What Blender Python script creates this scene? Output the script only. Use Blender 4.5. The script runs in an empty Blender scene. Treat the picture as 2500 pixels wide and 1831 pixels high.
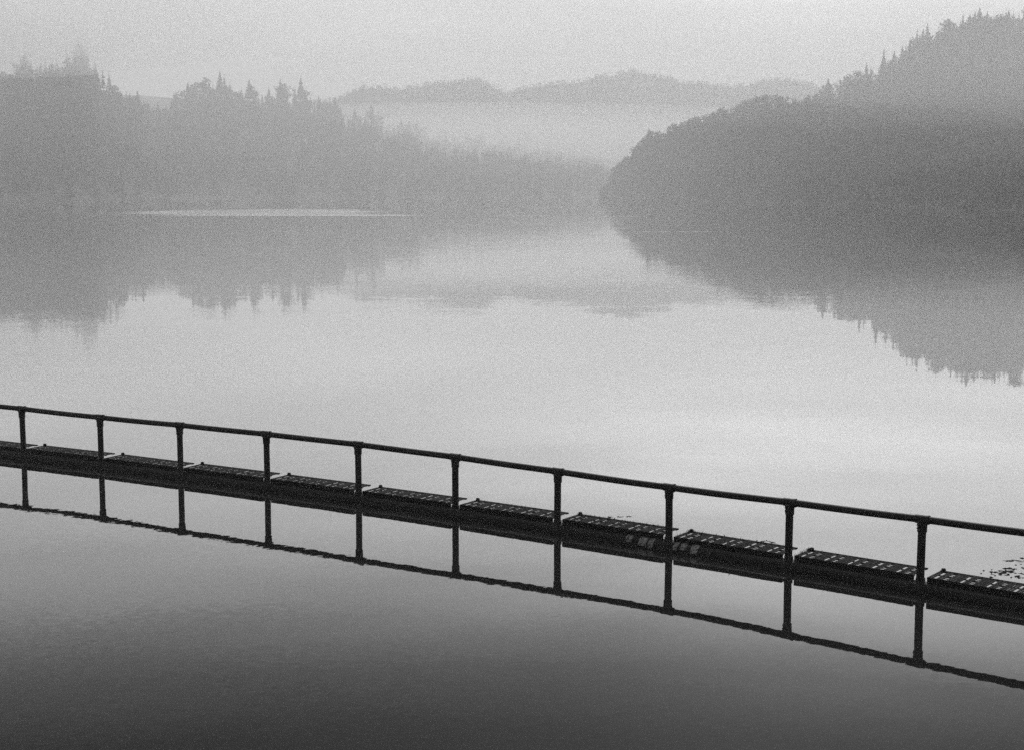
import bpy, math, random
import numpy as np
from mathutils import Vector, Matrix

random.seed(7)
RNG = np.random.default_rng(7)
S = bpy.context.scene
C = S.collection
R = math.radians

# ------------------------------------------------------------------ camera
F, CX, CY, HZ, H = 3660.0, 1250.0, 915.5, 470.0, 5.25     # photo pixels; eye 5.25 m above the lake
PITCH = math.atan((CY - HZ) / F)
cam = bpy.data.cameras.new('camera')
cam.sensor_width = 36.0
cam.lens = F / 2500.0 * 36.0
cam.clip_start = 0.1
cam.clip_end = 20000.0
camo = bpy.data.objects.new('camera', cam)
C.objects.link(camo)
camo.location = (0, 0, H)
camo.rotation_euler = (math.pi / 2 - PITCH, 0, 0)
S.camera = camo

# ------------------------------------------------------------------ light
SUN_EL, SUN_AZ = R(38), R(12)            # veiled sun, ahead and a little to the right
W = bpy.data.worlds.new('World')
S.world = W
W.use_nodes = True
nt = W.node_tree
nt.nodes.clear()


def N(tree, kind, **kw):
    n = tree.nodes.new(kind)
    for k, v in kw.items():
        setattr(n, k, v)
    return n


def math_node(tree, op, a, b=None, clamp=False):
    n = N(tree, 'ShaderNodeMath', operation=op, use_clamp=clamp)
    for i, v in enumerate((a, b)):
        if v is None:
            continue
        if isinstance(v, (int, float)):
            n.inputs[i].default_value = v
        else:
            tree.links.new(v, n.inputs[i])
    return n.outputs[0]


def ramp(tree, fac, stops, interp='EASE'):
    n = N(tree, 'ShaderNodeValToRGB')
    n.color_ramp.interpolation = interp
    el = n.color_ramp.elements
    while len(el) < len(stops):
        el.new(0.5)
    for e, (p, v) in zip(el, stops):
        e.position = p
        e.color = (v, v, v, 1)
    tree.links.new(fac, n.inputs[0])
    return n.outputs[0]


wo = N(nt, 'ShaderNodeOutputWorld')
bg = N(nt, 'ShaderNodeBackground')
bg.inputs['Strength'].default_value = 0.10
sky = N(nt, 'ShaderNodeTexSky', sky_type='NISHITA')
sky.sun_disc = False
sky.sun_elevation = SUN_EL
sky.sun_rotation = SUN_AZ
sky.dust_density = 6.0
bw = N(nt, 'ShaderNodeRGBToBW')          # black and white photograph
nt.links.new(sky.outputs[0], bw.inputs[0])
tc = N(nt, 'ShaderNodeTexCoord')
sep = N(nt, 'ShaderNodeSeparateXYZ')
nt.links.new(tc.outputs['Generated'], sep.inputs[0])
# overcast: brightness added overhead to light the haze, dim ring for darker near water
elev = ramp(nt, sep.outputs['Z'], [(0.0, 1.15), (0.05, 1.04), (0.115, 0.88), (0.16, 1.0), (0.24, 0.68), (0.36, 0.38), (0.5, 1.6), (1.0, 2.2)])
az = math_node(nt, 'MULTIPLY_ADD', sep.outputs['X'], 1.0)
az.node.inputs[2].default_value = 0.5
azr = ramp(nt, az, [(0.0, 1.0), (0.17, 1.07), (0.36, 0.98), (0.52, 1.02), (0.68, 1.28), (1.0, 1.15)])  # sideways ramp, sky lifted on the right to brighten the water mirroring it
cl = N(nt, 'ShaderNodeTexNoise')
cl.inputs['Scale'].default_value = 3.0
cl.inputs['Detail'].default_value = 5.0
mp = N(nt, 'ShaderNodeMapping')
mp.inputs['Scale'].default_value = (1.0, 1.0, 9.0)
nt.links.new(tc.outputs['Generated'], mp.inputs[0])
nt.links.new(mp.outputs[0], cl.inputs[0])
clr = ramp(nt, cl.outputs[0], [(0.32, 0.84), (0.68, 1.15)])
m = math_node(nt, 'MULTIPLY', bw.outputs[0], elev)
m = math_node(nt, 'MULTIPLY', m, azr)
m = math_node(nt, 'MULTIPLY', m, clr)
nt.links.new(m, bg.inputs['Color'])
nt.links.new(bg.outputs[0], wo.inputs['Surface'])

sun = bpy.data.lights.new('sun', 'SUN')
sun.energy = 0.5
sun.angle = R(14)
suno = bpy.data.objects.new('sun', sun)
C.objects.link(suno)
sd = Vector((math.sin(SUN_AZ) * math.cos(SUN_EL), math.cos(SUN_AZ) * math.cos(SUN_EL), math.sin(SUN_EL)))
suno.rotation_euler = sd.to_track_quat('Z', 'Y').to_euler()

vs = S.view_settings
vs.view_transform = 'Standard'
vs.look = 'None'
vs.exposure = -0.13
vs.gamma = 1.0
vs.use_curve_mapping = False
cy = S.cycles
cy.max_bounces = 10
cy.volume_bounces = 5
cy.glossy_bounces = 4
cy.use_denoising = False
cy.use_adaptive_sampling = False
cy.use_light_tree = False
cy.sample_clamp_indirect = 2.0

HAZE_DENSITY = 5.7e-4
HAZE_COLOR = 0.998
HAZE_G = 0.25


# ------------------------------------------------------------------ helpers
def ray(x, y):
    """direction through a photograph pixel (2500 x 1831), y component along the lake"""
    u, v = (x - CX) / F, -(y - CY) / F
    c, s = math.cos(PITCH), math.sin(PITCH)
    return np.array([u, c + v * s, -s + v * c])


def at_depth(x, y, Y):
    d = ray(x, y)
    return np.array([0, 0, H]) + d * (Y / d[1])


def on_level(x, y, z):
    d = ray(x, y)
    return np.array([0, 0, H]) + d * ((z - H) / d[2])


def tag(o, label, cat, group=None, kind=None):
    o['label'] = label
    o['category'] = cat
    if group:
        o['group'] = group
    if kind:
        o['kind'] = kind
    return o


def empty(name, loc=(0, 0, 0)):
    o = bpy.data.objects.new(name, None)
    C.objects.link(o)
    o.location = loc
    o.empty_display_size = 0.2
    return o


def link(name, me, parent=None, mat=None, smooth=False):
    if mat is not None:
        me.materials.append(mat)
    if smooth:
        me.polygons.foreach_set('use_smooth', [True] * len(me.polygons))
    o = bpy.data.objects.new(name, me)
    C.objects.link(o)
    if parent is not None:
        o.parent = parent
    return o


def mesh_np(name, V, FA):
    """V (n,3) array; FA (m,3) or (m,4) array of indices"""
    me = bpy.data.meshes.new(name)
    V = np.asarray(V, dtype=np.float32)
    FA = np.asarray(FA, dtype=np.int32)
    m_, k = FA.shape
    me.vertices.add(len(V))
    me.vertices.foreach_set('co', V.ravel())
    me.loops.add(m_ * k)
    me.loops.foreach_set('vertex_index', FA.ravel())
    me.polygons.add(m_)
    me.polygons.foreach_set('loop_start', np.arange(0, m_ * k, k, dtype=np.int32))
    me.update(calc_edges=True)
    me.validate()
    return me


class MB:
    """collects simple solids into one mesh"""

    def __init__(self):
        self.v, self.f = [], []

    def box(self, x0, x1, y0, y1, z0, z1, bev=0.0):
        b = len(self.v)
        if bev <= 0:
            self.v += [(x, y, z) for z in (z0, z1) for y in (y0, y1) for x in (x0, x1)]
            self.f += [tuple(b + i for i in q) for q in
                       ((0, 2, 3, 1), (4, 5, 7, 6), (0, 1, 5, 4), (2, 6, 7, 3), (0, 4, 6, 2), (1, 3, 7, 5))]
            return
        e = bev                      # chamfered along the top edge
        self.v += [(x0, y0, z0), (x1, y0, z0), (x1, y1, z0), (x0, y1, z0),
                   (x0, y0, z1 - e), (x1, y0, z1 - e), (x1, y1, z1 - e), (x0, y1, z1 - e),
                   (x0 + e, y0 + e, z1), (x1 - e, y0 + e, z1), (x1 - e, y1 - e, z1), (x0 + e, y1 - e, z1)]
        self.f.append((b + 3, b + 2, b + 1, b))
        for lo, hi in ((0, 4), (4, 8)):
            for i in range(4):
                j = (i + 1) % 4
                self.f.append((b + lo + i, b + lo + j, b + hi + j, b + hi + i))
        self.f.append((b + 8, b + 9, b + 10, b + 11))

    def tube(self, pts, radii, n=20, caps=True, a0=0.0, a1=2 * math.pi):
        """tube along pts; partial when a1 - a0 < 2 pi (angles measured from the up side)"""
        full = abs(a1 - a0) > 6.28
        pts = [Vector(p) for p in pts]
        if isinstance(radii, (int, float)):
            radii = [radii] * len(pts)
        b = len(self.v)
        m_ = n if full else n + 1
        for i, p in enumerate(pts):
            t = (pts[min(i + 1, len(pts) - 1)] - pts[max(i - 1, 0)]).normalized()
            up = Vector((0, 0, 1)) if abs(t.z) < 0.9 else Vector((0, 1, 0))
            side = t.cross(up).normalized()
            up = side.cross(t).normalized()
            for k in range(m_):
                a = a0 + (a1 - a0) * k / n
                self.v.append(tuple(p + radii[i] * (math.cos(a) * up + math.sin(a) * side)))
        for i in range(len(pts) - 1):
            for k in range(n):
                k2 = (k + 1) % m_
                self.f.append((b + i * m_ + k, b + i * m_ + k2, b + (i + 1) * m_ + k2, b + (i + 1) * m_ + k))
        if caps and full:
            self.f.append(tuple(b + k for k in range(m_))[::-1])
            self.f.append(tuple(b + (len(pts) - 1) * m_ + k for k in range(m_)))

    def mesh(self, name):
        me = bpy.data.meshes.new(name)
        me.from_pydata(self.v, [], self.f)
        me.update()
        return me


def shade_auto(o, deg=40):
    me = o.data
    me.polygons.foreach_set('use_smooth', [True] * len(me.polygons))
    me.set_sharp_from_angle(angle=R(deg))
    return o


# ------------------------------------------------------------------ materials
def principled(name, base, rough, spec=0.5):
    mt = bpy.data.materials.new(name)
    mt.use_nodes = True
    p = mt.node_tree.nodes['Principled BSDF']
    p.inputs['Base Color'].default_value = (base, base, base, 1)
    p.inputs['Roughness'].default_value = rough
    p.inputs['Specular IOR Level'].default_value = spec
    return mt, mt.node_tree, p


def mottled(name, lo, hi, scale, rough, spec=0.5, bump=0.0, detail=6):
    mt, t, p = principled(name, lo, rough, spec)
    g = N(t, 'ShaderNodeTexCoord')
    n = N(t, 'ShaderNodeTexNoise')
    n.inputs['Scale'].default_value = scale
    n.inputs['Detail'].default_value = detail
    t.links.new(g.outputs['Object'], n.inputs[0])
    t.links.new(ramp(t, n.outputs[0], [(0.3, lo), (0.7, hi)]), p.inputs['Base Color'])
    if bump:
        b = N(t, 'ShaderNodeBump')
        b.inputs['Strength'].default_value = bump
        b.inputs['Distance'].default_value = 0.01
        t.links.new(n.outputs[0], b.inputs['Height'])
        t.links.new(b.outputs[0], p.inputs['Normal'])
    return mt


M_PIPE = mottled('black_pipe_plastic', 0.004, 0.010, 9.0, 0.5, 0.12, 0.15)
M_RAIL = mottled('weathered_rail_plastic', 0.008, 0.017, 14.0, 0.5, 0.12, 0.15)
M_DECK = mottled('dark_deck_grating', 0.016, 0.045, 18.0, 0.9, 0.03, 0.3)
M_BOARD = mottled('dark_edge_board', 0.005, 0.014, 18.0, 0.9, 0.03, 0.3)
M_TAPE = mottled('worn_pale_tape', 0.02, 0.26, 26.0, 0.8, 0.1, 0.2)
M_BOLT = mottled('dull_bolt_metal', 0.006, 0.015, 30.0, 0.6, 0.1)
M_WEED = mottled('wet_weed', 0.015, 0.05, 20.0, 0.9, 0.0)
M_LEAF = mottled('conifer_needles', 0.04, 0.07, 0.4, 0.9, 0.1)
M_BROAD = mottled('broadleaf_leaves', 0.05, 0.09, 0.4, 0.9, 0.1)
M_BARK = mottled('bark', 0.04, 0.08, 2.0, 0.9, 0.1)
M_HILL = mottled('hillside_ground', 0.015, 0.04, 0.03, 0.95, 0.1)


# ------------------------------------------------------------------ water
def make_water():
    mt = bpy.data.materials.new('lake_water')
    mt.use_nodes = True
    t = mt.node_tree
    t.nodes.clear()
    out = N(t, 'ShaderNodeOutputMaterial')
    geo = N(t, 'ShaderNodeNewGeometry')
    pos = geo.outputs['Position']
    sp = N(t, 'ShaderNodeSeparateXYZ')
    t.links.new(pos, sp.inputs[0])

    def noise(scale, sx=1.0, sy=1.0, detail=2.0, off=0.0):
        mp_ = N(t, 'ShaderNodeMapping')
        mp_.inputs['Scale'].default_value = (sx, sy, 1)
        mp_.inputs['Location'].default_value = (off, off * 1.7, 0)
        t.links.new(pos, mp_.inputs[0])
        n_ = N(t, 'ShaderNodeTexNoise')
        n_.inputs['Scale'].default_value = scale
        n_.inputs['Detail'].default_value = detail
        t.links.new(mp_.outputs[0], n_.inputs[0])
        return n_

    def vmul(v, s):
        n_ = N(t, 'ShaderNodeVectorMath', operation='SCALE')
        t.links.new(v, n_.inputs[0])
        if isinstance(s, (int, float)):
            n_.inputs[3].default_value = s
        else:
            t.links.new(s, n_.inputs[3])
        return n_.outputs[0]

    def vadd(a, b):
        n_ = N(t, 'ShaderNodeVectorMath', operation='ADD')
        t.links.new(a, n_.inputs[0])
        if isinstance(b, tuple):
            n_.inputs[1].default_value = b
        else:
            t.links.new(b, n_.inputs[1])
        return n_.outputs[0]

    def patch(cx_, cy_, rx, ry, soft=0.6):
        """soft elliptical mask on the lake for a breath of wind"""
        a = math_node(t, 'SUBTRACT', sp.outputs['X'], cx_)
        a = math_node(t, 'DIVIDE', a, rx)
        a = math_node(t, 'POWER', math_node(t, 'ABSOLUTE', a), 2.0)
        b = math_node(t, 'SUBTRACT', sp.outputs['Y'], cy_)
        b = math_node(t, 'DIVIDE', b, ry)
        b = math_node(t, 'POWER', math_node(t, 'ABSOLUTE', b), 2.0)
        d = math_node(t, 'ADD', a, b)
        wob = noise(0.03, 1, 1, 4, 11).outputs[0]
        d = math_node(t, 'ADD', d, math_node(t, 'MULTIPLY', math_node(t, 'SUBTRACT', wob, 0.5), 1.2))
        return ramp(t, d, [(0.35, 1.0), (0.35 + soft, 0.0)])

    # slope fields: centimetre ripples, slow swell
    small = vadd(noise(12.0, 0.7, 1, 3).outputs['Color'], (-0.5, -0.5, -0.5))
    mid = vadd(noise(0.7, 0.6, 1, 2, 3.0).outputs['Color'], (-0.5, -0.5, -0.5))
    # calm by the walkway, light air further out
    far = ramp(t, math_node(t, 'DIVIDE', sp.outputs['Y'], 400.0), [(0.06, 0.0), (0.2, 0.5), (0.7, 1.0)])
    streak = ramp(t, noise(0.05, 0.5, 1.0, 4, 7.0).outputs[0], [(0.40, 0.12), (0.60, 1.0)])
    a_small = math_node(t, 'MULTIPLY', math_node(t, 'MULTIPLY_ADD', far, 0.03), streak)
    a_small.node.inputs[0].default_value = 1.0
    an = [n_ for n_ in t.nodes if n_.type == 'MATH' and n_.operation == 'MULTIPLY_ADD'][-1]
    an.inputs[2].default_value = 0.02
    slope = vadd(vmul(small, a_small), vmul(mid, 0.0055))
    gust = None
    for g in GUSTS:
        pt = math_node(t, 'MULTIPLY', patch(*g[:4]), g[4])
        gust = pt if gust is None else math_node(t, 'MAXIMUM', gust, pt)
    fine = vadd(noise(2.0, 1, 1, 3, 5.0).outputs['Color'], (-0.5, -0.62, -0.5))
    slope = vadd(slope, vmul(fine, gust))
    # flatten z and build the normal
    fl = N(t, 'ShaderNodeVectorMath', operation='MULTIPLY')
    t.links.new(slope, fl.inputs[0])
    fl.inputs[1].default_value = (1, 1, 0)
    nm = N(t, 'ShaderNodeVectorMath', operation='NORMALIZE')
    t.links.new(vadd(fl.outputs[0], (0, 0, 1)), nm.inputs[0])
    nrm = nm.outputs[0]
    gl = N(t, 'ShaderNodeBsdfGlossy')
    gl.inputs['Color'].default_value = (1, 1, 1, 1)
    gl.inputs['Roughness'].default_value = 0.012
    t.links.new(nrm, gl.inputs['Normal'])
    df = N(t, 'ShaderNodeBsdfDiffuse')
    df.inputs['Color'].default_value = (0.012, 0.012, 0.012, 1)
    fr = N(t, 'ShaderNodeFresnel')
    fr.inputs['IOR'].default_value = 1.33
    t.links.new(nrm, fr.inputs['Normal'])
    k = ramp(t, fr.outputs[0], WATER_CURVE, 'LINEAR')
    mx = N(t, 'ShaderNodeMixShader')
    t.links.new(k, mx.inputs[0])
    t.links.new(df.outputs[0], mx.inputs[1])
    t.links.new(gl.outputs[0], mx.inputs[2])
    t.links.new(mx.outputs[0], out.inputs['Surface'])
    L = 3200.0
    me = mesh_np('water', [(-L, -600, 0), (L, -600, 0), (L, 4400, 0), (-L, 4400, 0)], [(0, 1, 2, 3)])
    o = link('water', me, None, mt)
    tag(o, 'still grey lake surface mirroring the misty hills and the railing', 'lake', kind='structure')


# fresnel value -> share of light mirrored
WATER_CURVE = [(0.0, 0.01), (0.13, 0.045), (0.16, 0.10), (0.2, 0.26), (0.245, 0.43), (0.3, 0.55), (0.36, 0.66), (0.5, 0.86), (0.7, 0.95), (1.0, 0.98)]
# wind-ruffled patches: centre x, y, half width, half depth, slope strength
GUSTS = [(-68, 405, 40, 80, 0.22), (-48, 345, 34, 13, 0.28), (4, 71, 6, 4, 0.010), (-4, 76, 4, 3, 0.012), (3, 335, 6, 1.6, 0.3), (25, 332, 5, 1.6, 0.3), (22, 201, 7, 0.6, 0.3)]
make_water()


# ------------------------------------------------------------------ hills
K = 2500.0 / 2256.0


def noise1(x, seed=0):
    return (math.sin(x * 1.0 + seed) + 0.6 * math.sin(x * 2.3 + 1.7 * seed + 1) + 0.35 * math.sin(x * 5.1 + 2.1 * seed + 2)) / 1.95


class Hill:
    """hillside from the shore up to a crest; crest given as treetop outline, ground lies one tree height below"""

    def __init__(self, name, label, crest, shore, depth, th, nu=120, power=0.85, seed=0, rough=2.5):
        self.px = np.array([c[0] for c in crest], float)
        self.py = np.array([c[1] for c in crest], float)
        self.shore, self.depth, self.th, self.power, self.seed, self.rough = shore, depth, th, power, seed, rough
        us = np.linspace(self.px[0], self.px[-1], nu)
        vs_ = list(np.linspace(0, 1, 14)) + [1.12, 1.35, 1.8]
        V = [self.point(u, v) for v in vs_ for u in us]
        FA = [(j * nu + i, j * nu + i + 1, (j + 1) * nu + i + 1, (j + 1) * nu + i) for j in range(len(vs_) - 1) for i in range(nu - 1)]
        me = mesh_np(name, V, FA)
        o = link(name, me, None, M_HILL, True)
        tag(o, label, 'hill', kind='structure')
        self.o = o

    def f(self, val, u):
        return val(u) if callable(val) else val

    def point(self, u, v):
        yt = float(np.interp(u, self.px, self.py))
        ds = self.f(self.shore, u)
        dr = ds + self.f(self.depth, u)
        top = at_depth(u * K, yt * K, dr)
        zr = max(top[2] - self.th, 2.0)
        d = ds + (dr - ds) * v
        X = (u * K - CX) / F * (d / math.cos(PITCH)) * 1.0
        X = top[0] * d / dr
        if v <= 1:
            z = -1.5 + (zr + 1.5) * v ** self.power
            z += self.rough * noise1(X * 0.035 + d * 0.02, self.seed) * math.sin(math.pi * min(v, 1.0))
        else:
            z = zr * max(0.0, 1 - ((v - 1) / 0.8) ** 2 * 1.02) - 1.5 * (v - 1)
        return (X, d, z)


def sm(*pts):
    return lambda u: float(np.interp(u, [p[0] for p in pts], [p[1] for p in pts]))


far_hill = Hill('hill', 'pale far ridge with two rounded summits floating above the mist', [
    (-900, 250), (-300, 215), (300, 200), (600, 225), (745, 212), (765, 198), (800, 185), (850, 186), (880, 190), (900, 187),
    (960, 175), (1010, 172), (1040, 166), (1065, 172), (1090, 186), (1115, 196), (1130, 195), (1160, 186), (1220, 176),
    (1270, 175), (1310, 162), (1350, 158), (1385, 150), (1415, 152), (1440, 160), (1480, 164), (1500, 175), (1560, 177),
    (1620, 185), (1690, 170), (1740, 168), (1800, 182), (1900, 200), (2300, 230), (3000, 260)], 2330, 330, 8, 220, 0.8, 1)
left_hill = Hill('hill', 'wooded hill above the left shore, its top lost in mist', [
    (-700, 60), (-300, 110), (0, 150), (60, 145), (110, 140), (160, 135), (205, 150), (220, 190), (250, 195), (300, 205),
    (325, 230), (360, 240), (385, 205), (450, 195), (510, 200), (580, 212), (640, 212), (680, 222), (740, 225), (760, 255), (820, 250),
    (850, 275), (900, 275), (930, 300), (1000, 312), (1100, 315), (1200, 325), (1300, 340), (1360, 352), (1500, 380), (1800, 420)],
    sm((-700, 800), (150, 860), (420, 1200), (900, 1400), (1400, 1700)), sm((-700, 520), (150, 540), (420, 680), (900, 700), (1400, 540)), 17, 150, 1.1, 2)
crest_hill = Hill('hill', 'higher conifer clad hill rising to the upper right', [
    (1500, 330), (1700, 235), (1800, 205), (1840, 195), (1880, 178), (1930, 158), (1980, 130), (2005, 112), (2030, 95), (2060, 72), (2090, 62),
    (2140, 44), (2200, 30), (2256, 20), (2400, -14), (2800, -40), (3300, -60)],
    sm((1500, 1060), (2256, 1060), (3300, 950)), 120, 15, 120, 0.8, 3)
near_hill = Hill('hill', 'dark wooded headland coming down to the water on the right', [
    (1325, 425), (1345, 400), (1360, 355), (1392, 330), (1410, 298), (1430, 280), (1480, 270), (1520, 255), (1600, 230), (1650, 210), (1690, 200),
    (1740, 202), (1800, 208), (1840, 215), (1900, 218), (1950, 220), (2050, 228), (2150, 236), (2256, 245), (2500, 250), (3300, 240)],
    sm((1300, 1450), (1450, 1180), (1600, 920), (1800, 670), (2000, 510), (2256, 390), (3300, 280)), sm((1300, 60), (1450, 140), (1600, 230), (1800, 400), (2000, 520), (2256, 610), (3300, 620)), 13, 120, 1.25, 4, 2.0)


# ------------------------------------------------------------------ trees
def conifer(h, rad, layers, m_, rng, lean=0.0):
    """needle crown as drooping blades; returns verts, tris"""
    V, T = [], []
    for L_ in range(layers):
        t = L_ / (layers - 1)
        z0 = h * (0.10 + 0.86 * t)
        r = rad * ((1 - t) ** 0.85 + 0.05) * rng.uniform(0.72, 1.15)
        for k in range(m_):
            a = 2 * math.pi * (k + rng.uniform(-0.3, 0.3)) / m_ + L_ * 0.9
            rr = r * rng.uniform(0.6, 1.15)
            z = z0 + h * rng.uniform(-0.45, 0.45) / layers
            dz = -rr * rng.uniform(0.15, 0.55)
            wdt = rr * 0.55 + 0.004 * h
            ca, sa = math.cos(a), math.sin(a)
            b = len(V)
            V += [(lean * z, 0, z + h * 0.035), (ca * rr * 0.6 - sa * wdt + lean * z, sa * rr * 0.6 + ca * wdt, z + dz * 0.55),
                  (ca * rr + lean * z, sa * rr, z + dz), (ca * rr * 0.6 + sa * wdt + lean * z, sa * rr * 0.6 - ca * wdt, z + dz * 0.55)]
            T += [(b, b + 1, b + 2), (b, b + 2, b + 3)]
    b = len(V)                              # leader
    w = rad * 0.03 + 0.004 * h
    V += [(-w + lean * h * .9, 0, h * 0.92), (w + lean * h * .9, 0, h * 0.92), (lean * h * .9, w, h * 0.92), (lean * h, 0, h)]
    T += [(b, b + 1, b + 3), (b + 1, b + 2, b + 3), (b + 2, b, b + 3)]
    return np.array(V), np.array(T)


def broadleaf(h, rad, n, rng):
    V, T = [], []
    lobes = []
    for k in range(8):
        a = rng.uniform(0, 2 * math.pi)
        q = rng.uniform(0.0, 0.62) * rad
        lobes.append((math.cos(a) * q, math.sin(a) * q, h * rng.uniform(0.26, 0.82), rad * rng.uniform(0.34, 0.56)))
    lobes.append((0, 0, h * 0.8, rad * 0.45))
    for k in range(n):
        x, y, z, r = lobes[k % len(lobes)]
        d = rng.normal(size=3)
        d /= np.linalg.norm(d)
        c = np.array([x, y, z]) + d * r * rng.uniform(0.7, 1.05) * np.array([1, 1, 0.85])
        e1 = np.cross(d, rng.normal(size=3))
        e1 /= np.linalg.norm(e1)
        e2 = np.cross(d, e1) + d * rng.uniform(-0.6, 0.6)
        s = r * rng.uniform(0.22, 0.42)
        b = len(V)
        V += [c + e1 * s, c + e2 * s * 0.8, c - e1 * s * rng.uniform(0.6, 1), c - e2 * s * 0.8]
        T += [(b, b + 1, b + 2), (b, b + 2, b + 3)]
    return np.array(V), np.array(T)


def trunk(h, r, n=6):
    V, T = [], []
    zs = [-1.5, h * 0.3, h * 0.7, h]
    rs = [r, r * 0.75, r * 0.4, r * 0.08]
    for z, q in zip(zs, rs):
        for k in range(n):
            a = 2 * math.pi * k / n
            V.append((math.cos(a) * q, math.sin(a) * q, z))
    for i in range(3):
        for k in range(n):
            a, b = i * n + k, i * n + (k + 1) % n
            T += [(a, b, b + n), (a, b + n, a + n)]
    return np.array(V), np.array(T)


def with_trunk(vt, h, r):
    V, T = vt
    v2, t2 = trunk(h * 0.8, r, 4)
    return np.vstack([V, v2]), np.vstack([T, t2 + len(V)])


CON = [with_trunk(conifer(1.0, rad, 9, 6, RNG), 1.0, 0.014) for rad in (0.22, 0.27, 0.31, 0.24)]
BRO = [with_trunk(broadleaf(1.0, rad, 110, RNG), 0.8, 0.02) for rad in (0.34, 0.4, 0.44)]


def scatter(name, label, hill, n, urange, vrange, share_broad, th, mat, tips=()):
    Vs, Ts, off = [], [], 0
    u0, u1 = urange
    extra = []
    for (sx, sy), ht, sh in tips:                  # lower trees crowding round the tall ones of the skyline
        for q in range(9):
            x2, y2 = sx + RNG.normal(0, 16), sy + RNG.uniform(9, 42)
            u = x2 / K
            dr = hill.f(hill.shore, u) + hill.f(hill.depth, u)
            extra.append((at_depth(x2, y2, dr * RNG.uniform(0.97, 1.0)), ht * RNG.uniform(0.7, 0.9)))
    for i in range(n + len(extra)):
        u = RNG.uniform(u0, u1)
        v = vrange[0] + (vrange[1] - vrange[0]) * RNG.uniform() ** 0.8
        x, y, z = hill.point(u, v)
        h = th * RNG.uniform(0.7, 1.12) * (0.92 if v > 0.85 else 1.0)
        if i >= n:
            (x, y, z), h = extra[i - n]
            z -= h
        if RNG.uniform() < share_broad:
            V, T = BRO[RNG.integers(len(BRO))]
            sxy = h * RNG.uniform(0.85, 1.2)
        else:
            V, T = CON[RNG.integers(len(CON))]
            sxy = h * RNG.uniform(0.8, 1.15)
        a = RNG.uniform(0, 6.28)
        ca, sa = math.cos(a), math.sin(a)
        W_ = np.empty_like(V)
        W_[:, 0] = (V[:, 0] * ca - V[:, 1] * sa) * sxy + x
        W_[:, 1] = (V[:, 0] * sa + V[:, 1] * ca) * sxy + y
        W_[:, 2] = V[:, 2] * h + z - 0.3
        Vs.append(W_)
        Ts.append(T + off)
        off += len(V)
    o = link(name, mesh_np(name, np.vstack(Vs), np.vstack(Ts)), None, mat)
    tag(o, label, 'wood', kind='stuff')


def z6(x, y):
    return x * 0.3989, 80 + y * 0.3989


def z7(x, y):
    return 750 + x * 0.3989, 120 + y * 0.3989


def z5(x, y):
    return 1900 + x * 0.2663, y * 0.2663


ORD = ['first', 'second', 'third', 'fourth', 'fifth', 'sixth', 'seventh', 'eighth', 'ninth', 'tenth', 'eleventh', 'twelfth',
       'thirteenth', 'fourteenth', 'fifteenth', 'sixteenth', 'seventeenth']
LOOK = {0: 'thin pointed conifer', 1: 'slim pointed conifer', 2: 'spired conifer', 3: 'broad based conifer', 4: 'round topped tree', 5: 'wide round topped tree'}
left_list = [((61, 125), 24, 2), ((127, 150), 24, 2), ((190, 88), 36, 1), ((232, 150), 26, 1), (z6(700, 318), 18, 5), (z6(840, 355), 22, 3),
             (z6(905, 420), 18, 2), (z6(965, 425), 18, 2), (z6(1015, 440), 16, 1)]
mid_list = [(z6(1150, 305), 24, 2), (z6(1255, 265), 26, 4), (z6(1345, 232), 28, 1), (z6(1405, 315), 22, 4), (z6(1525, 285), 25, 3), (z6(1645, 335), 20, 2),
            (z6(1715, 278), 25, 1), (z6(1840, 268), 26, 1), (z6(1900, 390), 16, 1), (z6(1950, 385), 16, 2), (z6(2050, 393), 17, 2)]
low_list = [(z7(290, 360), 18, 2), (z7(392, 338), 20, 3), (z7(575, 422), 20, 2), (z7(622, 430), 19, 3), (z7(670, 440), 18, 2), (z7(845, 500), 20, 1),
            (z7(892, 520), 18, 2), (z7(980, 495), 21, 1), (z7(1062, 490), 22, 2), (z7(1190, 545), 18, 3), (z7(1290, 540), 18, 1)]
right_list = [(z5(460, 720), 16, 3), (z5(650, 670), 16, 4), (z5(810, 575), 18, 1), (z5(970, 450), 17, 0), (z5(1065, 455), 16, 1), (z5(1210, 350), 22, 1),
              (z5(1260, 345), 20, 0), (z5(1330, 258), 23, 1), (z5(1370, 215), 25, 1), (z5(1545, 165), 24, 5), (z5(1695, 130), 18, 0),
              (z5(1760, 130), 20, 2), (z5(1805, 100), 22, 1), (z5(1848, 65), 26, 2), (z5(1920, 102), 22, 1), (z5(2035, 115), 20, 4), (z5(2115, 95), 20, 3)]
scatter('woods', 'hazy mixed wood covering the hill above the left shore', left_hill, 3700, (-690, 1420), (0.02, 1.03), 0.25, 21, M_LEAF, left_list + mid_list + low_list)
scatter('woods', 'pale conifer wood on the higher slope at the upper right', crest_hill, 2600, (1700, 3290), (0.1, 1.03), 0.35, 18, M_LEAF, right_list)
scatter('woods', 'dark broadleaf wood on the headland by the water on the right', near_hill, 5400, (1328, 3290), (0.0, 1.02), 0.85, 13, M_BROAD)
scatter('woods', 'faint tree cover along the far ridge above the mist', far_hill, 2600, (500, 2000), (0.8, 1.02), 0.7, 8, M_LEAF)

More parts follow.
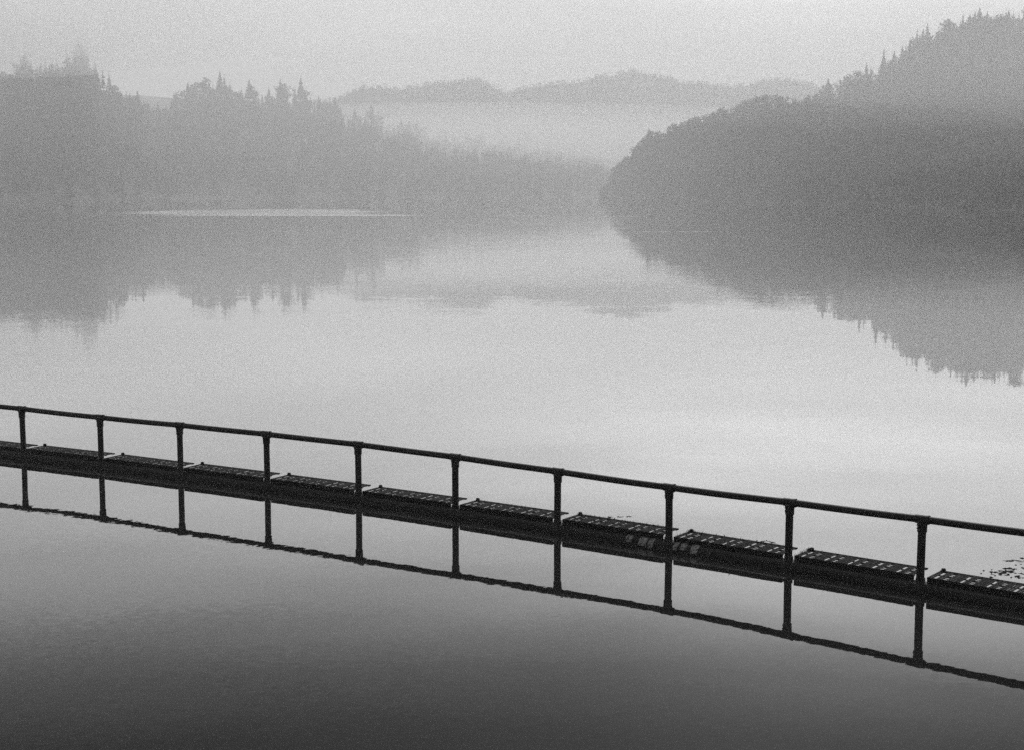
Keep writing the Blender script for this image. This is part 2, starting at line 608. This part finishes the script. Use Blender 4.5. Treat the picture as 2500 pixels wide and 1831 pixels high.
# skyline trees one can tell apart: treetop pixel (2500 wide), height, radius ratio
ICON = [conifer(1.0, rad, 20, 8, RNG) for rad in (0.19, 0.24, 0.29, 0.34)]
IBRO = [broadleaf(1.0, rad, 260, RNG) for rad in (0.36, 0.44)]
ICON_ME = [mesh_np('conifer_crown', *c) for c in ICON]
IBRO_ME = [mesh_np('broadleaf_crown', *c) for c in IBRO]
TRUNK_ME = mesh_np('tree_trunk', *trunk(0.9, 0.016, 7))
for me in ICON_ME:
    me.materials.append(M_LEAF)
for me in IBRO_ME:
    me.materials.append(M_BROAD)
TRUNK_ME.materials.append(M_BARK)


def skyline_tree(hill, sx, sy, h, shape, label, group):
    """sx, sy: treetop in photograph pixels; shape 0-3 conifer slim..broad, 4-5 broadleaf"""
    u = sx / K
    ds = hill.f(hill.shore, u)
    dr = ds + hill.f(hill.depth, u)
    top = at_depth(sx, sy, dr * 0.985)
    con = shape < 4
    o = empty('conifer' if con else 'broadleaf_tree', (top[0], top[1], top[2] - h))
    o.scale = (h, h, h)
    o.rotation_euler.z = RNG.uniform(0, 6.28)
    c = bpy.data.objects.new('crown', (ICON_ME[shape] if con else IBRO_ME[shape - 4]))
    C.objects.link(c)
    c.parent = o
    t_ = bpy.data.objects.new('trunk', TRUNK_ME)
    C.objects.link(t_)
    t_.parent = o
    tag(o, label, 'tree', group)


for lst, hill, where, grp in ((left_list, left_hill, 'on the mist covered left hilltop', 'treetops of the left hill'),
                              (mid_list, left_hill, 'on the middle rise of the left wood', 'treetops of the middle rise'),
                              (low_list, left_hill, 'on the low wooded slope below the far ridge', 'treetops of the low slope'),
                              (right_list, crest_hill, 'on the steep crest at upper right', 'treetops of the steep crest')):
    for i, ((sx, sy), h, sh) in enumerate(lst):
        skyline_tree(hill, sx, sy, h, sh, '%s, %s from the left %s' % (LOOK[sh], ORD[i], where), grp)

# ------------------------------------------------------------------ floating walkway
PX = [52.7, 243.5, 438, 650, 873.7, 1111.4, 1362, 1634, 1928.7, 2252.5]
PY = [991.2, 1012, 1030.7, 1052.3, 1077.2, 1107.5, 1142.5, 1180.8, 1217, 1257.8]
RAIL_R, POST_R, PIPE_R, DECK_Z, DECK_W = 0.049, 0.054, 0.140, 0.212, 0.45
posts = []
for k in range(10):
    Y = np.polyval([-0.0101969697, -1.01990, 29.3947636], k)
    top = at_depth(PX[k], PY[k], Y)
    posts.append(Vector((top[0], top[1], top[2] - RAIL_R)))
for _ in range(3):                                   # the walkway goes on past both edges of the view
    posts.insert(0, posts[0] * 2 - posts[1] + Vector((0, 0, (1.0 - posts[0].z) * 0.3)))
    posts.append(posts[-1] * 2 - posts[-2] + Vector((0, 0, (0.97 - posts[-1].z) * 0.3)))
NP = len(posts)


def spline(P, per=10):
    out = []
    for i in range(len(P) - 1):
        p0, p1, p2, p3 = P[max(i - 1, 0)], P[i], P[i + 1], P[min(i + 2, len(P) - 1)]
        for s in range(per):
            t = s / per
            out.append(0.5 * ((2 * p1) + (p2 - p0) * t + (2 * p0 - 5 * p1 + 4 * p2 - p3) * t * t + (3 * p1 - p0 - 3 * p2 + p3) * t ** 3))
    out.append(P[-1].copy())
    return out


base = [Vector((p.x, p.y, 0.0)) for p in posts]
walk = empty('floating_walkway', base[NP // 2])
tag(walk, 'black plastic floating walkway with a pipe handrail and grated deck crossing the lake', 'walkway')
ORG = Vector(base[NP // 2])


def local(p):
    return Vector(p) - ORG


rail_pts = [local(p) for p in spline(posts, 10)]
for i, p in enumerate(rail_pts):                      # the slightest sag between posts
    p.z -= 0.006 * math.sin(math.pi * (i % 10) / 10)
mb = MB()
mb.tube(rail_pts, RAIL_R, 20)
shade_auto(link('handrail', mb.mesh('handrail'), walk, M_RAIL))
base_pts = spline(base, 10)

for k, p in enumerate(posts):
    nxt = posts[min(k + 1, NP - 1)]
    prv = posts[max(k - 1, 0)]
    t = (nxt - prv).normalized()
    th_ = Vector((t.x, t.y, 0)).normalized()
    b = local((p.x, p.y, 0.10))
    q = local(p)
    lean = Vector((RNG.uniform(-0.006, 0.006), RNG.uniform(-0.006, 0.006), 0))
    mb = MB()
    mb.tube([b + lean, q - Vector((0, 0, 0.02))], POST_R, 20)
    post = shade_auto(link('post', mb.mesh('post'), walk, M_RAIL))
    mb = MB()                                         # tee: sleeve on the rail, socket on the post
    mb.tube([q - t * 0.095, q - t * 0.093, q + t * 0.070, q + t * 0.071, q + t * 0.095, q + t * 0.097],
            [0.051, 0.057, 0.057, 0.062, 0.062, 0.051], 20)
    mb.tube([q - Vector((0, 0, 0.02)), q - Vector((0, 0, 0.065)), q - Vector((0, 0, 0.09)), q - Vector((0, 0, 0.168)), q - Vector((0, 0, 0.174))],
            [0.070, 0.070, 0.064, 0.064, 0.055], 20)
    shade_auto(link('tee_fitting', mb.mesh('tee_fitting'), post, M_RAIL))
    for dz in (0.085, 0.13):
        mb = MB()
        c_ = q - Vector((0, 0, dz)) - th_ * 0.063
        mb.tube([c_, c_ - th_ * 0.010, c_ - th_ * 0.014], [0.011, 0.011, 0.006], 8)
        shade_auto(link('bolt', mb.mesh('bolt'), post, M_BOLT))
    mb = MB()                                         # socket where the post meets the pipe
    mb.tube([local((p.x, p.y, 0.11)), local((p.x, p.y, 0.19)), local((p.x, p.y, 0.196))], [0.063, 0.063, 0.055], 20)
    shade_auto(link('base_socket', mb.mesh('base_socket'), post, M_RAIL))

TAPES = {}                                            # span -> (start, end, angular reach) along the pipe, 0..1


def along(k, s):
    i = k * 10 + s * 10
    j = min(int(i), len(base_pts) - 2)
    return base_pts[j].lerp(base_pts[j + 1], i - j)


SPAN7 = 3 + 6                                         # span between the seventh and eighth visible posts
TAPES[SPAN7] = [(0.655, 0.71), (0.775, 0.845), (0.86, 0.905)]
TAPES[SPAN7 + 1] = [(0.075, 0.115), (0.125, 0.175), (0.225, 0.285)]
for k in range(NP - 1):
    pts = [local(along(k, s / 10)) for s in range(11)]
    mb = MB()
    mb.tube(pts, PIPE_R, 28)
    pipe = shade_auto(link('float_pipe', mb.mesh('float_pipe'), walk, M_PIPE))
    a, c_, b = local(along(k, 0.0)), local(along(k, 0.055)), local(along(k, 0.06))
    mb = MB()
    mb.tube([local(along(k, 0.0)), local(along(k, 0.008)), local(along(k, 0.03)), local(along(k, 0.034))],
            [PIPE_R + 0.001, PIPE_R + 0.008, PIPE_R + 0.008, PIPE_R + 0.001], 28, caps=False)
    shade_auto(link('joint_collar', mb.mesh('joint_collar'), pipe, M_PIPE))
    mb = MB()
    mb.tube([local(along(k, 0.93)), local(along(k, 0.934)), local(along(k, 0.95)), local(along(k, 0.954))],
            [PIPE_R + 0.001, PIPE_R + 0.006, PIPE_R + 0.006, PIPE_R + 0.001], 28, caps=False)
    shade_auto(link('pipe_strap', mb.mesh('pipe_strap'), pipe, M_PIPE))
    for (s0, s1) in TAPES.get(k, ()):
        mb = MB()
        jit = RNG.uniform(-0.01, 0.01)
        mb.tube([local(along(k, s0 + jit)), local(along(k, (s0 + s1) / 2)), local(along(k, s1 + jit))], PIPE_R + 0.003, 20, caps=False,
                a0=R(-20), a1=R(20 + RNG.uniform(45, 70)))
        shade_auto(link('tape_band', mb.mesh('tape_band'), pipe, M_TAPE))
    if k == SPAN7 or k == SPAN7 + 1:
        pipe['label'] = 'pipe section wrapped with worn pale bands'

# one deck panel, 1 long module repeated five times; x along the walkway, y away from the handrail
PANEL_L = 1.83
MOD = PANEL_L / 5
g = MB()
TH = 0.008
for i in range(5):
    x = i * MOD
    w = 0.037
    lay = [('bar', 0.030), ('gap', 0.010), ('bar', w), ('slot', 0.041), ('bar', w), ('gap', 0.010), ('bar', w), ('holes', 0.060), ('bar', w), ('gap', 0.010), ('bar', w)]
    tot = sum(q[1] for q in lay)
    s = (MOD - 0.012) / tot
    for kind, wd in lay:
        wd *= s
        if kind == 'bar':
            g.box(x, x + wd, 0.012, DECK_W - 0.012, DECK_Z - TH, DECK_Z + 0.0015 * ((i * 7) % 3), 0.003)
        elif kind == 'holes':
            for j in range(7):
                yy = 0.012 + (DECK_W - 0.024 - 0.018) * j / 6
                g.box(x - 0.002, x + wd + 0.002, yy, yy + 0.018, DECK_Z - TH, DECK_Z - 0.001)
        elif kind == 'slot':
            g.box(x - 0.002, x + wd + 0.002, DECK_W * 0.494, DECK_W * 0.506, DECK_Z - TH - 0.002, DECK_Z - 0.002)
        x += wd
for yy in (0.014, DECK_W * 0.485, DECK_W - 0.04):     # stringers under the bars
    g.box(0.002, PANEL_L - 0.002, yy, yy + 0.022, DECK_Z - TH - 0.009, DECK_Z - TH - 0.0005)
grating_me = g.mesh('deck_panel')
grating_me.materials.append(M_DECK)
eb = MB()
eb.box(0.004, MOD - 0.004, -0.012, 0.010, DECK_Z - 0.078, DECK_Z + 0.003, 0.004)
edge_me = eb.mesh('edge_board')
edge_me.materials.append(M_BOARD)
rb = MB()
rb.box(0, PANEL_L, DECK_W - 0.010, DECK_W + 0.014, DECK_Z - 0.014, DECK_Z + 0.006, 0.004)
rear_me = rb.mesh('rear_edge')
rear_me.materials.append(M_DECK)
kb = MB()
kb.tube([(0, 0, 0), (0, 0, 0.032), (0, 0, 0.042), (0, 0, 0.046)], [0.032, 0.032, 0.024, 0.010], 12)
knob_me = kb.mesh('bolt_cap')
knob_me.materials.append(M_BOLT)
knob_me.polygons.foreach_set('use_smooth', [True] * len(knob_me.polygons))
deck_frames = []
for k in range(NP - 1):
    a, b = base[k], base[k + 1]
    d = b - a
    L_ = d.length
    e = d.normalized()
    s0 = a + e * 0.088
    ang = math.atan2(e.y, e.x)
    pan = bpy.data.objects.new('deck_panel', grating_me)
    C.objects.link(pan)
    pan.parent = walk
    pan.location = local(s0) + Vector((0, 0, RNG.uniform(-0.006, 0.006)))
    pan.rotation_euler = (RNG.uniform(-0.012, 0.012), RNG.uniform(-0.003, 0.003), ang)
    pan.scale = ((L_ - 0.176) / PANEL_L, 1, 1)
    deck_frames.append((s0, e, L_ - 0.176))
    for i in range(5):
        o = bpy.data.objects.new('edge_board', edge_me)
        C.objects.link(o)
        o.parent = pan
        o.location = (i * MOD, 0, RNG.uniform(-0.002, 0.002))
    o = bpy.data.objects.new('rear_edge', rear_me)
    C.objects.link(o)
    o.parent = pan
    o = bpy.data.objects.new('bolt_cap', knob_me)
    C.objects.link(o)
    o.parent = pan
    o.location = (0.06, DECK_W - 0.03, DECK_Z + 0.002)
    o.rotation_euler = (0, 0, RNG.uniform(0, 3))


# ------------------------------------------------------------------ weed
def blade(V, T, p, h, lean, w, rng):
    a = rng.uniform(0, 6.28)
    ca, sa = math.cos(a), math.sin(a)
    la = rng.uniform(0, 6.28)
    dx, dy = math.cos(la) * lean, math.sin(la) * lean
    b = len(V)
    V += [(p[0] - ca * w, p[1] - sa * w, p[2]), (p[0] + ca * w, p[1] + sa * w, p[2]),
          (p[0] + dx * 0.4 + ca * w * 0.7, p[1] + dy * 0.4 + sa * w * 0.7, p[2] + h * 0.6), (p[0] + dx, p[1] + dy, p[2] + h)]
    T += [(b, b + 1, b + 2), (b, b + 2, b + 3)]


V, T = [], []
NRM = {}
for k, n in ((3 + 6, 650), (3 + 7, 240), (3 + 8, 130), (3 + 5, 60)):
    s0, e, L_ = deck_frames[k]
    nn = Vector((-e.y, e.x, 0))
    for i in range(n):
        s = RNG.uniform(0, 1) ** (1.0 if k == 9 else 2.2) * L_ if k != 11 else L_ * RNG.uniform(0, 1) ** 6
        y = DECK_W * min(1.0, max(0.0, RNG.uniform(0, 1) if RNG.uniform() < 0.5 else RNG.normal(0.95, 0.06)))
        p = s0 + e * s + nn * y
        blade(V, T, (p.x, p.y, DECK_Z - 0.01), RNG.uniform(0.015, 0.05), RNG.uniform(0.005, 0.04), 0.004, RNG)
o = link('grass', mesh_np('grass', V, T), None, M_WEED)
tag(o, 'short tufts of weed growing through the walkway grating', 'weed', kind='stuff')


def floating_weed(name, label, spots, size=1.0):
    V, T = [], []
    for (sx, sy, rx, ry, n) in spots:
        for i in range(n):
            px, py = RNG.normal(sx, rx), RNG.normal(sy, ry)
            c_ = on_level(px, py, 0.0)
            a = RNG.normal(0.1, 0.5)
            ln, wd = RNG.uniform(0.015, 0.09) * size, RNG.uniform(0.004, 0.014) * size
            ca, sa = math.cos(a), math.sin(a)
            m_ = 6
            b = len(V)
            hgt = RNG.uniform(0.004, 0.016)
            V.append((c_[0], c_[1], hgt))
            for q in range(m_):
                f_ = 2 * math.pi * q / m_
                x_, y_ = math.cos(f_) * ln * RNG.uniform(0.5, 1.1), math.sin(f_) * wd * RNG.uniform(0.5, 1.2) * 2.5
                V.append((c_[0] + x_ * ca - y_ * sa, c_[1] + x_ * sa + y_ * ca, RNG.uniform(-0.003, 0.004)))
            for q in range(m_):
                T.append((b, b + 1 + q, b + 1 + (q + 1) % m_))
    o = link(name, mesh_np(name, V, T), None, M_WEED)
    tag(o, label, 'weed', kind='stuff')


floating_weed('floating_weed', 'dark mat of weed fragments floating beyond the right end of the walkway',
              [(2465, 1391, 20, 5, 22), (2450, 1396, 22, 3, 16), (2490, 1374, 20, 5, 10), (2470, 1368, 14, 1.5, 7), (2420, 1404, 35, 3, 9), (2500, 1408, 12, 3, 8), (2550, 1390, 40, 10, 40)], 0.8)
floating_weed('floating_weed', 'few specks of weed floating behind the weedy middle deck panel',
              [(1490, 1262, 8, 0.5, 5), (1512, 1261, 6, 0.5, 5), (1535, 1260, 6, 0.4, 4), (1478, 1266, 8, 1, 3)], 0.55)
floating_weed('floating_weed', 'tiny scraps of weed floating left of the second post from the right',
              [(1866, 1320, 9, 1.0, 6), (1882, 1323, 6, 1, 3)], 0.6)

# ------------------------------------------------------------------ haze
hz_mat = bpy.data.materials.new('haze')
hz_mat.use_nodes = True
t = hz_mat.node_tree
t.nodes.clear()
out = N(t, 'ShaderNodeOutputMaterial')
pv = N(t, 'ShaderNodeVolumePrincipled')
pv.inputs['Color'].default_value = (HAZE_COLOR, HAZE_COLOR, HAZE_COLOR, 1)
pv.inputs['Density'].default_value = HAZE_DENSITY
pv.inputs['Anisotropy'].default_value = HAZE_G
t.links.new(pv.outputs[0], out.inputs['Volume'])
mb = MB()
mb.box(-3400, 3400, -700, 5200, -6, 330)
o = link('haze', mb.mesh('haze'), None, hz_mat)
tag(o, 'even pale mist filling the valley over the lake', 'haze', kind='stuff')


def mist_bank(label, centre, radii, density, shells=4):
    """a bank of thicker mist: nested ellipsoids, so that it thins out towards its edge"""
    root = empty('mist_bank', centre)
    tag(root, label, 'mist', kind='stuff')
    mt = bpy.data.materials.new('mist')
    mt.use_nodes = True
    t = mt.node_tree
    t.nodes.clear()
    out = N(t, 'ShaderNodeOutputMaterial')
    pv = N(t, 'ShaderNodeVolumePrincipled')
    pv.inputs['Color'].default_value = (HAZE_COLOR, HAZE_COLOR, HAZE_COLOR, 1)
    pv.inputs['Density'].default_value = density / shells
    pv.inputs['Anisotropy'].default_value = HAZE_G
    t.links.new(pv.outputs[0], out.inputs['Volume'])
    for k in range(shells):
        f = (k + 1) / shells
        nu, nv = 40, 20
        V, T = [], []
        for j in range(nv + 1):
            th_ = math.pi * j / nv
            for i in range(nu):
                ph = 2 * math.pi * i / nu
                wob = 1 + 0.10 * noise1(ph * 2 + k, k) * math.sin(th_)
                V.append((radii[0] * f * wob * math.sin(th_) * math.cos(ph), radii[1] * f * wob * math.sin(th_) * math.sin(ph), radii[2] * f * math.cos(th_)))
        for j in range(nv):
            for i in range(nu):
                i2 = (i + 1) % nu
                T.append((j * nu + i, (j + 1) * nu + i, (j + 1) * nu + i2, j * nu + i2))
        link('mist_layer', mesh_np('mist_layer', V, T), root, mt)


mist_bank('white mist lying below the far ridge', (-40, 2130, 58), (800, 220, 72), 0.011)
mist_bank('mist hanging over the left hilltop', (-520, 1240, 140), (320, 240, 42), 0.013)
mist_bank('thin veil of mist over the upper slopes on the right', (240, 790, 102), (430, 330, 64), 0.0007)
mist_bank('thin mist caught between the headland and the steep crest', (330, 1060, 84), (380, 120, 44), 0.0012)
